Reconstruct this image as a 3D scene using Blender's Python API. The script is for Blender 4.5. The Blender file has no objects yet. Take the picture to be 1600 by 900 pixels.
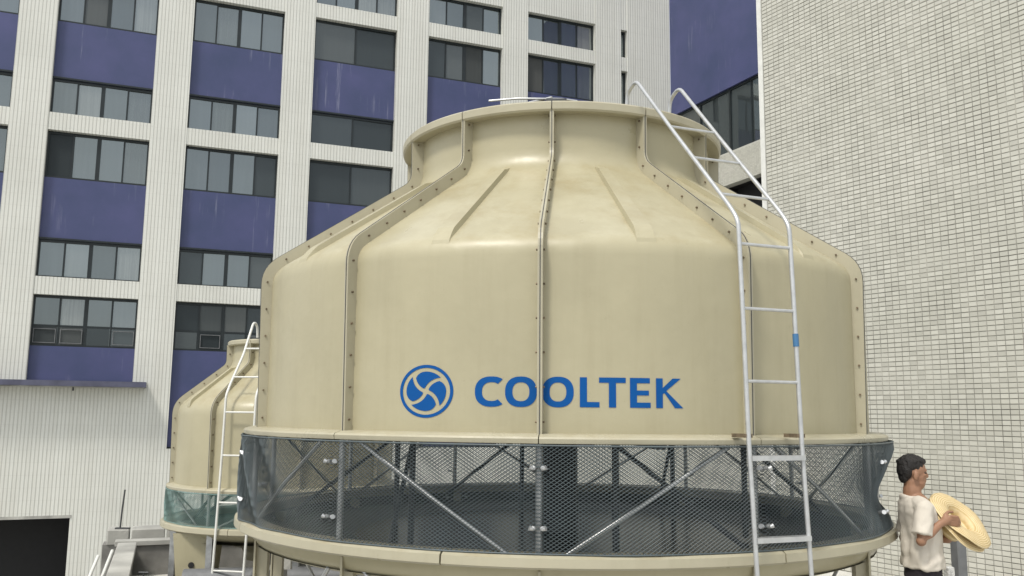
import bpy, math, random
from mathutils import Vector, Matrix, noise
random.seed(7)
PI = math.pi
S = bpy.context.scene
COL = S.collection
R_ = math.radians

# ------------------------------------------------------------------ camera
cam = bpy.data.cameras.new('camera'); cam_o = bpy.data.objects.new('camera', cam); COL.objects.link(cam_o)
cam.sensor_width = 36; cam.lens = 36 * 1380 / 1600; cam.clip_start = 0.05; cam.clip_end = 3000
PITCH, ROLL, CZ = 0.1418, 0.0102, 2.0
_f = Vector((0, math.cos(PITCH), math.sin(PITCH))); _u = Vector((0, -math.sin(PITCH), math.cos(PITCH))); _r = Vector((1, 0, 0))
_r2 = _r * math.cos(ROLL) + _u * math.sin(ROLL); _u2 = _u * math.cos(ROLL) - _r * math.sin(ROLL)
cam_o.matrix_world = Matrix((( _r2.x, _u2.x, -_f.x, 0), (_r2.y, _u2.y, -_f.y, 0), (_r2.z, _u2.z, -_f.z, CZ), (0, 0, 0, 1)))
S.camera = cam_o

# ------------------------------------------------------------------ light: hazy bright overcast
SUN_EL, SUN_DIR = R_(57), Vector((-0.56, -0.83, 0)).normalized()      # horizontal direction towards the sun
W = bpy.data.worlds.new('World'); S.world = W; W.use_nodes = True
nt = W.node_tree; nt.nodes.clear()
sky = nt.nodes.new('ShaderNodeTexSky'); sky.sky_type = 'NISHITA'; sky.sun_disc = False
sky.sun_elevation = SUN_EL; sky.sun_rotation = math.atan2(SUN_DIR.x, SUN_DIR.y)
sky.air_density = 1.0; sky.dust_density = 3.0; sky.ozone_density = 1.0
hs = nt.nodes.new('ShaderNodeHueSaturation'); hs.inputs['Saturation'].default_value = 0.42
tc = nt.nodes.new('ShaderNodeTexCoord')
ns = nt.nodes.new('ShaderNodeTexNoise'); ns.inputs['Scale'].default_value = 4.0; ns.inputs['Detail'].default_value = 6; ns.inputs['Roughness'].default_value = 0.55
rp = nt.nodes.new('ShaderNodeValToRGB'); rp.color_ramp.elements[0].position = .38; rp.color_ramp.elements[1].position = .62
rp.color_ramp.elements[0].color = (.40, .40, .40, 1); rp.color_ramp.elements[1].color = (1, 1, 1, 1)
mx = nt.nodes.new('ShaderNodeMix'); mx.data_type = 'RGBA'
cl = nt.nodes.new('ShaderNodeRGB'); cl.outputs[0].default_value = (4.6, 4.75, 4.8, 1)      # pale cloud veil
bg = nt.nodes.new('ShaderNodeBackground'); bg.inputs['Strength'].default_value = 0.12
wo = nt.nodes.new('ShaderNodeOutputWorld')
L = nt.links.new
L(sky.outputs[0], hs.inputs['Color']); L(tc.outputs['Generated'], ns.inputs['Vector']); L(ns.outputs['Fac'], rp.inputs[0])
L(rp.outputs[0], mx.inputs['Factor']); L(hs.outputs[0], mx.inputs['A']); L(cl.outputs[0], mx.inputs['B'])
L(mx.outputs['Result'], bg.inputs['Color']); L(bg.outputs[0], wo.inputs['Surface'])
sl = bpy.data.lights.new('sun', 'SUN'); sl.energy = 1.5; sl.angle = R_(10); sl.color = (1, .955, .88)
so = bpy.data.objects.new('sun', sl); COL.objects.link(so)
_d = SUN_DIR * math.cos(SUN_EL) + Vector((0, 0, math.sin(SUN_EL)))
so.rotation_euler = (-_d).to_track_quat('-Z', 'Y').to_euler(); so.location = _d * 60
vs = S.view_settings; vs.view_transform = 'Standard'; vs.look = 'None'; vs.gamma = 1; vs.exposure = 0.80; vs.use_curve_mapping = False

# ------------------------------------------------------------------ mesh helpers
class MB:
    def __init__(s): s.v = []; s.f = []; s.sm = []
    def add(s, vs, fs, smooth=False):
        n = len(s.v); s.v += [tuple(p) for p in vs]
        s.f += [tuple(i + n for i in f) for f in fs]; s.sm += [smooth] * len(fs)
        return s
    def box(s, a, b, M=None):
        (x0, y0, z0), (x1, y1, z1) = a, b
        vs = [Vector(p) for p in ((x0,y0,z0),(x1,y0,z0),(x1,y1,z0),(x0,y1,z0),(x0,y0,z1),(x1,y0,z1),(x1,y1,z1),(x0,y1,z1))]
        if M: vs = [M @ p for p in vs]
        return s.add(vs, ((3,2,1,0),(4,5,6,7),(0,1,5,4),(1,2,6,5),(2,3,7,6),(3,0,4,7)))
    def bbox(s, a, b, c=.01, M=None):           # box with chamfered vertical + top edges
        (x0, y0, z0), (x1, y1, z1) = a, b
        def ring(d, z): return [(x0+d,y0,z),(x1-d,y0,z),(x1,y0+d,z),(x1,y1-d,z),(x1-d,y1,z),(x0+d,y1,z),(x0,y1-d,z),(x0,y0+d,z)]
        def inset(z): return [(x0+2*c,y0+c,z),(x1-2*c,y0+c,z),(x1-c,y0+2*c,z),(x1-c,y1-2*c,z),(x1-2*c,y1-c,z),(x0+2*c,y1-c,z),(x0+c,y1-2*c,z),(x0+c,y0+2*c,z)]
        rs = [ring(c, z0), ring(c, z1-c), inset(z1)]
        vs = [Vector(p) for r in rs for p in r]
        if M: vs = [M @ p for p in vs]
        fs = [tuple(range(7,-1,-1)), tuple(range(16,24))]
        for k in range(2):
            for i in range(8): fs.append((k*8+i, k*8+(i+1)%8, k*8+8+(i+1)%8, k*8+8+i))
        return s.add(vs, fs)
    def beam(s, p, q, w, h, up=Vector((0,0,1))):
        p, q = Vector(p), Vector(q); d = (q-p).normalized(); x = d.cross(up)
        if x.length < 1e-4: x = d.cross(Vector((1,0,0)))
        x.normalize(); y = x.cross(d)
        vs = [p+x*w*a/2+y*h*b/2 for a,b in ((-1,-1),(1,-1),(1,1),(-1,1))]+[q+x*w*a/2+y*h*b/2 for a,b in ((-1,-1),(1,-1),(1,1),(-1,1))]
        return s.add(vs, ((3,2,1,0),(4,5,6,7),(0,1,5,4),(1,2,6,5),(2,3,7,6),(3,0,4,7)))
    def tube(s, pts, r, n=8, caps=True, smooth=True):
        pts = [Vector(p) for p in pts]; rr = r if isinstance(r, (list, tuple)) else [r]*len(pts)
        vs = []; N = None
        for i, p in enumerate(pts):
            t = (pts[min(i+1, len(pts)-1)]-pts[max(i-1, 0)]).normalized()
            if N is None:
                N = t.cross(Vector((0,0,1)));  N = N if N.length > .05 else t.cross(Vector((1,0,0)))
            N = (N - t*N.dot(t)).normalized(); B = t.cross(N)
            vs += [p+(N*math.cos(2*PI*k/n)+B*math.sin(2*PI*k/n))*rr[i] for k in range(n)]
        fs = [(i*n+k, i*n+(k+1)%n, i*n+n+(k+1)%n, i*n+n+k) for i in range(len(pts)-1) for k in range(n)]
        s.add(vs, fs, smooth)
        if caps:
            m = len(pts)-1; s.add([vs[k] for k in range(n)], [tuple(range(n-1,-1,-1))]); s.add([vs[m*n+k] for k in range(n)], [tuple(range(n))])
        return s
    def lathe(s, prof, a0=0, a1=2*PI, n=48, c=(0,0), smooth=True, closed=False):
        full = abs(a1-a0-2*PI) < 1e-6; m = n if full else n+1
        vs = []
        for k in range(m):
            a = a0+(a1-a0)*k/n
            vs += [(c[0]+r*math.sin(a), c[1]-r*math.cos(a), z) for r, z in prof]
        P = len(prof); fs = []
        J = P if closed else P-1
        for k in range(n):
            k2 = (k+1) % m
            for j in range(J):
                j2 = (j+1) % P
                fs.append((k*P+j, k2*P+j, k2*P+j2, k*P+j2))
        s.add(vs, fs, smooth)
        if closed and not full:
            s.add([vs[j] for j in range(P)], [tuple(range(P))]); s.add([vs[n*P+j] for j in range(P)], [tuple(range(P-1,-1,-1))])
        return s
    def mesh(s, name):
        me = bpy.data.meshes.new(name); me.from_pydata(s.v, [], s.f)
        me.polygons.foreach_set('use_smooth', s.sm); me.update(); return me
    def build(s, name, mat, parent=None, loc=None, rz=None):
        return link(name, s.mesh(name), mat, parent, loc, rz)

def link(name, me, mat, parent=None, loc=None, rz=None):
    o = bpy.data.objects.new(name, me); COL.objects.link(o)
    if mat and not me.materials: me.materials.append(mat)
    if parent: o.parent = parent
    if loc: o.location = loc
    if rz is not None: o.rotation_euler = (0, 0, rz)
    return o
def empty(name, loc=(0,0,0), rz=0, parent=None):
    o = bpy.data.objects.new(name, None); COL.objects.link(o); o.location = loc; o.rotation_euler = (0,0,rz)
    o.empty_display_size = .2
    if parent: o.parent = parent
    return o
def tag(o, label, cat, group=None):
    o['label'] = label; o['category'] = cat
    if group: o['group'] = group
    return o
def struct(o): o['kind'] = 'structure'; return o
def stuff(o): o['kind'] = 'stuff'; return o

# ------------------------------------------------------------------ materials
def newmat(name):
    m = bpy.data.materials.new(name); m.use_nodes = True; t = m.node_tree
    return m, t, t.nodes['Principled BSDF']
def node(t, typ, **kw):
    n = t.nodes.new(typ)
    for k, v in kw.items(): setattr(n, k, v)
    return n
def ramp(t, src, stops):
    r = node(t, 'ShaderNodeValToRGB'); e = r.color_ramp.elements
    while len(e) < len(stops): e.new(.5)
    for i, (p, c) in enumerate(stops): e[i].position = p; e[i].color = (*c, 1) if len(c) == 3 else c
    t.links.new(src, r.inputs[0]); return r.outputs[0]
def noisetex(t, scale, detail=4, vec=None, rough=.5, mapping=None):
    n = node(t, 'ShaderNodeTexNoise'); n.inputs['Scale'].default_value = scale; n.inputs['Detail'].default_value = detail; n.inputs['Roughness'].default_value = rough
    c = node(t, 'ShaderNodeTexCoord'); v = c.outputs['Object']
    if mapping:
        m = node(t, 'ShaderNodeMapping'); m.inputs['Scale'].default_value = mapping; t.links.new(v, m.inputs[0]); v = m.outputs[0]
    t.links.new(v, n.inputs['Vector']); return n.outputs['Fac']
def mixc(t, fac, a, b, mode='MIX'):
    m = node(t, 'ShaderNodeMix', data_type='RGBA', blend_type=mode)
    for s, v in (('Factor', fac), ('A', a), ('B', b)):
        if isinstance(v, (int, float)): m.inputs[s].default_value = v
        elif isinstance(v, tuple): m.inputs[s].default_value = (*v, 1) if len(v) == 3 else v
        else: t.links.new(v, m.inputs[s])
    return m.outputs['Result']
def bump(t, b, h, strength=.3, dist=.01):
    n = node(t, 'ShaderNodeBump'); n.inputs['Strength'].default_value = strength; n.inputs['Distance'].default_value = dist
    t.links.new(h, n.inputs['Height']); t.links.new(n.outputs[0], b.inputs['Normal']); return n
def mathn(t, op, a, b=None, c=None):
    n = node(t, 'ShaderNodeMath', operation=op)
    for i, v in enumerate((a, b, c)):
        if v is None: continue
        if isinstance(v, (int, float)): n.inputs[i].default_value = v
        else: t.links.new(v, n.inputs[i])
    return n.outputs[0]
def simple(name, col, rough=.6, metal=0., var=.12, scale=6, bumps=.0, bscale=60):
    m, t, b = newmat(name)
    lo = tuple(c*(1-var) for c in col); hi = tuple(min(1, c*(1+var)) for c in col)
    t.links.new(ramp(t, noisetex(t, scale, 5), [(.3, lo), (.7, hi)]), b.inputs['Base Color'])
    b.inputs['Roughness'].default_value = rough; b.inputs['Metallic'].default_value = metal
    if bumps: bump(t, b, noisetex(t, bscale, 3), bumps, .01)
    return m

def frp(name, col, dirt=1.0):      # gel-coated glass fibre: satin, mottled, rain runs, grime settled on the upward faces
    m, t, b = newmat(name)
    base = ramp(t, noisetex(t, 1.3, 6, rough=.6), [(.25, tuple(c*.91 for c in col)), (.75, tuple(min(1, c*1.07) for c in col))])
    runs = ramp(t, noisetex(t, 1, 6, rough=.65, mapping=(6, 6, .45)), [(.52, (0,0,0)), (.80, (1,1,1))])
    c1 = mixc(t, mathn(t, 'MULTIPLY', runs, .30*dirt), base, tuple(c*k for c, k in zip(col, (.66, .62, .56))))
    # chalky pale bloom and brown blotches where dust lies on the slope
    g = node(t, 'ShaderNodeNewGeometry'); sp = node(t, 'ShaderNodeSeparateXYZ'); t.links.new(g.outputs['Normal'], sp.inputs[0])
    up = ramp(t, sp.outputs[2], [(.30, (0,0,0)), (.70, (1,1,1))])
    blot = ramp(t, noisetex(t, 3.2, 7, rough=.68), [(.46, (0,0,0)), (.66, (1,1,1))])
    c2 = mixc(t, mathn(t, 'MULTIPLY', mathn(t, 'MULTIPLY', up, blot), .55*dirt), c1, tuple(c*k for c, k in zip(col, (.80, .72, .58))))
    chalk = ramp(t, noisetex(t, 2.1, 6, rough=.7), [(.50, (0,0,0)), (.70, (1,1,1))])
    c3 = mixc(t, mathn(t, 'MULTIPLY', mathn(t, 'MULTIPLY', up, chalk), .6*dirt), c2, tuple(min(.8, c*k) for c, k in zip(col, (1.22, 1.25, 1.34))))
    specks = ramp(t, noisetex(t, 11, 6, rough=.78), [(.64, (0,0,0)), (.74, (1,1,1))])
    c4 = mixc(t, mathn(t, 'MULTIPLY', specks, .30*dirt), c3, (.17, .14, .09))
    t.links.new(c4, b.inputs['Base Color'])
    t.links.new(ramp(t, noisetex(t, 2.5, 5), [(.3, (.27,)*3), (.7, (.46,)*3)]), b.inputs['Roughness'])
    b.inputs['Specular IOR Level'].default_value = .5
    h = mathn(t, 'ADD', noisetex(t, 1.7, 4), mathn(t, 'MULTIPLY', noisetex(t, 60, 2), .012))
    bump(t, b, h, .5, .035)
    return m
M = {}
M['frp'] = frp('cream_fibreglass', (.405, .370, .246))
M['frp_edge'] = frp('cream_flange', (.415, .385, .280))
M['frp_shade'] = simple('shaded_basin', (.045, .046, .042), .55, 0, .3, 3)  # cream basin interior, its shade put into the base colour
M['water'] = simple('basin_water', (.01, .012, .011), .22, 0, .2, 2, .08, 6)
M['galv'] = simple('galvanised_steel', (.50, .51, .51), .38, .75, .22, 14)
M['galv_white'] = simple('bright_zinc', (.55, .56, .56), .32, .6, .1, 20)
M['steel_dark'] = simple('dark_steel', (.075, .078, .08), .5, .3, .25, 9)
M['bolt'] = simple('weathered_bolt', (.17, .13, .085), .6, .3, .4, 30)
M['net'] = simple('grey_plastic_net', (.088, .110, .117), .45, 0, .15, 5)
M['net_teal'] = simple('teal_plastic_net', (.17, .27, .25), .45, 0, .15, 5)
M['fill'] = simple('fill_pack', (.03, .03, .03), .8)
M['blue'] = simple('blue_paint', (.0035, .078, .285), .62, 0, .05, 4)
M['blue'].node_tree.nodes['Principled BSDF'].inputs['Specular IOR Level'].default_value = .15
M['tape'] = simple('blue_tape', (.05, .16, .32), .4)
M['black'] = simple('matt_black', (.012, .012, .013), .7)
M['frame'] = simple('dark_green_aluminium', (.014, .020, .022), .4, .2, .15, 4)
M['canopy'] = simple('grey_violet_fascia', (.085, .088, .135), .5, 0, .25, 2)
M['concrete'] = simple('weathered_concrete', (.36, .355, .325), .85, 0, .35, 1.6, .5, 18)
M['concrete_dark'] = simple('stained_concrete', (.20, .195, .18), .85, 0, .5, 2.2, .5, 14)
M['roof_sheet'] = simple('terrace_screed', (.50, .49, .455), .85, 0, .3, .9, .3, 20)
M['asphalt'] = simple('pale_concrete_yard', (.36, .355, .33), .9, 0, .25, .8)
M['white_pipe'] = simple('white_painted_pipe', (.70, .70, .66), .4, 0, .08, 8)
M['grey_post'] = simple('grey_painted_post', (.16, .165, .17), .55, 0, .2, 8)
M['terrazzo'] = simple('speckled_white_stone', (.55, .55, .53), .7, 0, .45, 60)
M['skin'] = simple('skin', (.30, .160, .095), .5, 0, .08, 20)
M['hair'] = simple('black_hair', (.012, .010, .009), .55, 0, .4, 60, .8, 160)
M['shirt'] = simple('cream_cotton_shirt', (.62, .57, .49), .85, 0, .06, 8, .35, 24)
M['trousers'] = simple('black_trousers', (.018, .014, .018), .85)
M['shoe'] = simple('dark_shoe', (.03, .025, .022), .6)

def wall_ribbed():       # off-white glazed strips with recessed vertical joints (pitch in the wall's own X)
    m, t, b = newmat('ribbed_white_cladding')
    c = node(t, 'ShaderNodeTexCoord'); sp = node(t, 'ShaderNodeSeparateXYZ'); t.links.new(c.outputs['Object'], sp.inputs[0])
    x = mathn(t, 'FRACT', mathn(t, 'DIVIDE', sp.outputs[0], .135))
    d = mathn(t, 'ABSOLUTE', mathn(t, 'SUBTRACT', x, .5))              # 0 mid-strip, .5 at the joint
    z = mathn(t, 'FRACT', mathn(t, 'DIVIDE', sp.outputs[2], .47))
    dz = mathn(t, 'ABSOLUTE', mathn(t, 'SUBTRACT', z, .5))
    base = ramp(t, noisetex(t, .35, 6, rough=.6), [(.3, (.64, .645, .595)), (.7, (.73, .735, .68))])
    run = ramp(t, noisetex(t, 1, 5, mapping=(1.6, 1.6, .12)), [(.5, (0,0,0)), (.8, (1,1,1))])
    base = mixc(t, mathn(t, 'MULTIPLY', run, .3), base, (.50, .49, .43))
    cell = node(t, 'ShaderNodeTexWhiteNoise', noise_dimensions='1D'); t.links.new(mathn(t, 'FLOOR', mathn(t, 'DIVIDE', sp.outputs[0], .135)), cell.inputs['W'])
    base = mixc(t, mathn(t, 'MULTIPLY', cell.outputs['Value'], .16), base, (.52, .505, .44))
    j = ramp(t, d, [(.30, (0,0,0)), (.42, (1,1,1))])
    jz = ramp(t, dz, [(.475, (0,0,0)), (.49, (1,1,1))])
    base = mixc(t, mathn(t, 'MULTIPLY', jz, .12), base, (.25, .24, .2))
    col = mixc(t, mathn(t, 'MULTIPLY', j, mathn(t, 'ADD', .22, mathn(t, 'MULTIPLY', noisetex(t, 2.2, 4, rough=.7), .45))), base, (.36, .355, .31))
    t.links.new(col, b.inputs['Base Color']); b.inputs['Roughness'].default_value = .5
    bump(t, b, mathn(t, 'SUBTRACT', 1, j), .5, .02)
    return m
M['ribbed'] = wall_ribbed()

def purple():
    m, t, b = newmat('violet_blue_panel')
    base = ramp(t, noisetex(t, .5, 6, rough=.6), [(.3, (.040, .055, .132)), (.7, (.066, .073, .180))])
    run = ramp(t, noisetex(t, 1, 5, rough=.7, mapping=(5, 5, .25)), [(.57, (0,0,0)), (.74, (1,1,1))])
    pat = ramp(t, noisetex(t, .6, 2), [(.5, (0,0,0)), (.66, (1,1,1))])
    c = mixc(t, mathn(t, 'MULTIPLY', mathn(t, 'MULTIPLY', run, pat), .7), base, (.30, .31, .40))
    t.links.new(c, b.inputs['Base Color']); b.inputs['Roughness'].default_value = .42
    bump(t, b, noisetex(t, 1.2, 3), .15, .03)
    return m
M['purple'] = purple()

def glass(name, g0, g1, mul):
    m, t, b = newmat(name)
    oi = node(t, 'ShaderNodeObjectInfo')
    tint = ramp(t, oi.outputs['Random'], [(0, (.016, .022, .025)), (.5, (.030, .038, .041)), (.78, (.055, .062, .062)), (1, tuple(c*(.35+.65*min(1, mul)) for c in (.17, .175, .165)))])
    curt = ramp(t, noisetex(t, 1, 2, mapping=(14, 14, .3)), [(.4, (1-.2*mul,)*3), (.6, (1+.1*mul,)*3)])
    t.links.new(mixc(t, 1.0, tint, curt, 'MULTIPLY'), b.inputs['Base Color'])
    b.inputs['Roughness'].default_value = .5; b.inputs['Specular IOR Level'].default_value = .2
    gl = node(t, 'ShaderNodeBsdfGlossy'); gl.inputs['Color'].default_value = (.80, .90, .92, 1); gl.inputs['Roughness'].default_value = .02
    fr = node(t, 'ShaderNodeFresnel'); fr.inputs['IOR'].default_value = 1.6
    bn = node(t, 'ShaderNodeBump'); bn.inputs['Strength'].default_value = .06; bn.inputs['Distance'].default_value = .05
    t.links.new(noisetex(t, .9, 2), bn.inputs['Height']); t.links.new(bn.outputs[0], gl.inputs['Normal'])
    ms = node(t, 'ShaderNodeMixShader'); fac = mathn(t, 'ADD', mathn(t, 'MULTIPLY', fr.outputs[0], g1), mathn(t, 'ADD', g0, mathn(t, 'MULTIPLY', mathn(t, 'FRACT', mathn(t, 'MULTIPLY', oi.outputs['Random'], 7.31)), .09)))
    t.links.new(fac, ms.inputs[0]); t.links.new(b.outputs[0], ms.inputs[1]); t.links.new(gl.outputs[0], ms.inputs[2])
    t.links.new(ms.outputs[0], t.nodes['Material Output'].inputs['Surface'])
    return m
M['glass'] = glass('reflective_window_glass', .13, .9, 1)
M['glass_dark'] = glass('dark_reflection_glass', -.03, .5, .15)  # low gloss and dark tint stand in for reflections of dark buildings

def tile_mat():
    m, t, b = newmat('white_facade_tile')
    g = node(t, 'ShaderNodeNewGeometry'); oi = node(t, 'ShaderNodeObjectInfo')
    r = mathn(t, 'FRACT', mathn(t, 'ADD', g.outputs['Random Per Island'], oi.outputs['Random']))
    c = ramp(t, r, [(0, (.49, .485, .435)), (.5, (.54, .535, .48)), (1, (.58, .575, .52))])
    big = ramp(t, noisetex(t, .5, 5, rough=.6), [(.3, (.93, .93, .90)), (.7, (1.04, 1.03, 1.02))])
    t.links.new(mixc(t, 1.0, c, big, 'MULTIPLY'), b.inputs['Base Color']); b.inputs['Roughness'].default_value = .42
    b.inputs['Specular IOR Level'].default_value = .4
    return m
M['tile'] = tile_mat()
M['grout'] = simple('dark_grout', (.28, .275, .245), .9, 0, .55, 2.2)
M['grout_far'] = simple('far_tile_wall', (.50, .495, .445), .6, 0, .06, 1.2)

def straw():
    m, t, b = newmat('woven_straw')
    c = node(t, 'ShaderNodeTexCoord')
    w = node(t, 'ShaderNodeTexWave', wave_type='RINGS', rings_direction='Z'); w.inputs['Scale'].default_value = 26; w.inputs['Distortion'].default_value = 1.5
    t.links.new(c.outputs['Object'], w.inputs['Vector'])
    cc = mixc(t, w.outputs['Fac'], (.50, .36, .15), (.74, .60, .36))
    t.links.new(mixc(t, ramp(t, noisetex(t, 14, 5, rough=.7), [(.4, (0,0,0)), (.8, (.4,.4,.4))]), cc, (.80, .70, .46)), b.inputs['Base Color'])
    b.inputs['Roughness'].default_value = .7; bump(t, b, mathn(t, 'ADD', w.outputs['Fac'], noisetex(t, 220, 2)), .5, .002); return m
M['straw'] = straw()

# ------------------------------------------------------------------ ground, terrace and its edges
H1, H2, H3 = 1.2026, -0.4389, -0.5402
E1 = Vector((math.sin(H1), math.cos(H1), 0)); E2 = Vector((math.sin(H1+PI/2), math.cos(H1+PI/2), 0))   # along facade / towards the camera
GZ = -9.0
struct(MB().add([(-900,-900,GZ),(900,-900,GZ),(900,900,GZ),(-900,900,GZ)], [(0,1,2,3)]).build('ground', M['asphalt']))
K = Vector((-4.72, 11.1, 0))
tp = [K, K+E2*24, K+E2*24+E1*18, K+E1*18]
b = MB(); b.add([(p.x,p.y,0) for p in tp]+[(p.x,p.y,GZ) for p in tp], [(0,1,2,3),(1,0,4,5),(2,1,5,6),(3,2,6,7),(0,3,7,4)])
struct(b.build('terrace', M['roof_sheet']))
RZ1 = math.atan2(E1.y, E1.x)
pw = empty('parapet_wall', K, RZ1)
MB().box((-.02, -.0, .004), (13.2, .14, .36)).build('wall', M['concrete_dark'], pw)
for i in range(11):
    MB().bbox((-.08+i*1.2, -.03, .364), (-.08+i*1.2+1.194, .18, .42), .006).build('coping_stone', M['concrete'], pw)
tag(pw, 'stained low concrete parapet behind the towers at the far terrace edge', 'parapet')
pl = empty('parapet_wall', K+E2*.05, RZ1-PI/2)
MB().box((0, .0, .004), (22, .14, .36)).build('wall', M['concrete_dark'], pl)
for i in range(18):
    MB().bbox((.14+i*1.2, -.04, .364), (.14+i*1.2+1.194, .17, .42), .006).build('coping_stone', M['concrete'], pl)
pl.location = K + E2*.0 - E1*.0
tag(pl, 'pale topped low parapet at lower left running towards the viewer', 'parapet')

# light panelled ledge behind the parapet, with a thin conduit standing on it
kb = K + E1*(-.18) - E2*1.2
led = empty('panelled_ledge', (kb.x, kb.y, 0), RZ1)
MB().box((-.1, .02, -1.2), (2.6, .4, .22)).build('wall', M['concrete_dark'], led)
for i, (a, c) in enumerate(((0, .27), (.30, .72), (.75, 1.3), (1.33, 2.5))):
    MB().bbox((a-.05, 0, .222), (c-.05, .42, .41), .01).build('panel', M['concrete'], led)
tag(led, 'light panelled concrete ledge beyond the parapet at lower left', 'ledge')
cd = empty('conduit_pipe', (kb.x+.06, kb.y+.12, .41), 0)
MB().tube([(0,0,0),(0.01,0,.25),(.03,0,.52)], .012, 8).build('pipe', M['steel_dark'], cd)
MB().box((-.06,-.03,.0), (.13,.03,.02)).build('foot', M['steel_dark'], cd)
tag(cd, 'thin dark conduit standing upright on the pale ledge at lower left', 'pipe')
# white hand rails of the access ladder at the left edge
for i, (dx, lab) in enumerate(((0, 'upper white pipe of the pair leaning on the left parapet'), (.12, 'lower white pipe of the pair leaning on the left parapet'))):
    a = K + E2*(1.0+dx*3) - E1*(.06+dx) + Vector((0,0,.45)); e = K + E2*(3.2+dx*3) - E1*(.30+dx) + Vector((0,0,-.35))
    p = MB().tube([a, a.lerp(e, .5)+Vector((0,0,.02)), e], .018, 8).build('white_pipe', M['white_pipe'])
    tag(p, lab, 'pipe', 'white pipes at the left parapet')

# ------------------------------------------------------------------ window builder (wall-local: X along, Y out of the wall is negative, Z up)
def window(parent, x0, x1, z0, z1, y, mull=True, wide=None, dark=(), transom=None):
    fw = .07
    f = MB()
    f.box((x0, y, z0), (x1, y+.09, z0+fw)); f.box((x0, y, z1-fw*1.5), (x1, y+.09, z1))
    f.box((x0, y, z0+fw), (x0+fw, y+.09, z1-fw*1.5)); f.box((x1-fw, y, z0+fw), (x1, y+.09, z1-fw*1.5))
    n = 4 if mull else 1
    if wide: n = wide
    xs = [x0+(x1-x0)*i/n for i in range(n+1)]
    for i in range(1, n):
        w = .075 if (n == 4 and i == 2) else .032
        f.box((xs[i]-w, y+.01, z0+fw), (xs[i]+w, y+.085, z1-fw*1.5))
    fo = f.build('window', M['frame'], parent)
    for i in range(n):
        g = MB(); dx = random.uniform(-.012, .012); dz = random.uniform(-.012, .012)
        a0, a1 = xs[i]+.03, xs[i+1]-.03; yy = y+.045+(.02 if i % 2 else 0)
        g.add([(a0,yy+dx+dz,z0+.03),(a1,yy-dx+dz,z0+.03),(a1,yy-dx-dz,z1-.03),(a0,yy+dx-dz,z1-.03),
               (a0,yy+.012+dx+dz,z0+.03),(a1,yy+.012-dx+dz,z0+.03),(a1,yy+.012-dx-dz,z1-.03),(a0,yy+.012+dx-dz,z1-.03)],
              ((0,1,2,3),(5,4,7,6),(0,4,5,1),(1,5,6,2),(2,6,7,3),(3,7,4,0)))
        if transom and i in transom:      # lower light separated by a rail, dark glass and hopper frame in place of reflected buildings
            zt_ = z0+(z1-z0)*.40
            MB().box((a0+.01, y+.012, zt_-.04), (a1-.01, y+.082, zt_+.04)).build('transom', M['frame'], fo)
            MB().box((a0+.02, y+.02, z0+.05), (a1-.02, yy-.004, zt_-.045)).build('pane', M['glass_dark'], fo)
            if transom[i]:
                h0, h1, e = (a0+.05, z0+.12), (a1-.05, zt_-.12), .022; lp = []
                for yv in (y-.05, y-.004):
                    for q in (0, e): lp += [(h0[0]+q, yv, h0[1]+q), (h1[0]-q, yv, h0[1]+q), (h1[0]-q, yv, h1[1]-q), (h0[0]+q, yv, h1[1]-q)]
                fs_ = []
                for k in range(4):
                    n_ = (k+1) % 4; fs_ += [(k, n_, 4+n_, 4+k), (8+n_, 8+k, 12+k, 12+n_), (n_, k, 8+k, 8+n_), (4+k, 4+n_, 12+n_, 12+k)]
                MB().add(lp, fs_).build('hopper_frame', M['grey_post'], fo)
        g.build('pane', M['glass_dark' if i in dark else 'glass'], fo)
    return fo

# ------------------------------------------------------------------ long office building (left and behind)
KB = 1.3
def zz(z): return 2 + (z-2)*KB
PC = Vector((6.2797*KB, 34.0*KB, 0))
bd = empty('office_building', PC, RZ1)
tag(bd, 'long off-white building with ribbed piers, strip windows and violet-blue panels behind the towers', 'building')
cols = [(-29.89,-27.0),(-25.95,-23.07),(-22.01,-19.12),(-18.03,-15.13),(-14.10,-11.22),(-10.06,-7.20),(-6.18,-3.34)]
TOP = zz(20.2); BOT = GZ
def wall_piece(name, x0, x1, z0, z1, y0=0., y1=.45): return MB().box((x0, y0, z0), (x1, y1, z1)).build(name, M['ribbed'], bd)
edges = [-34.0] + [e for c in cols for e in c]
# piers between the columns (full height above the plinth)
ZB = zz(.84)
for i in range(len(cols)):
    a = -34.0 if i == 0 else cols[i-1][1]
    wall_piece('pier', a*KB, cols[i][0]*KB, ZB, TOP)
x = cols[-1][1]
wall_piece('pier', x*KB, -2.22*KB, ZB, TOP); wall_piece('pier', -1.93*KB, 0, ZB, TOP)
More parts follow.
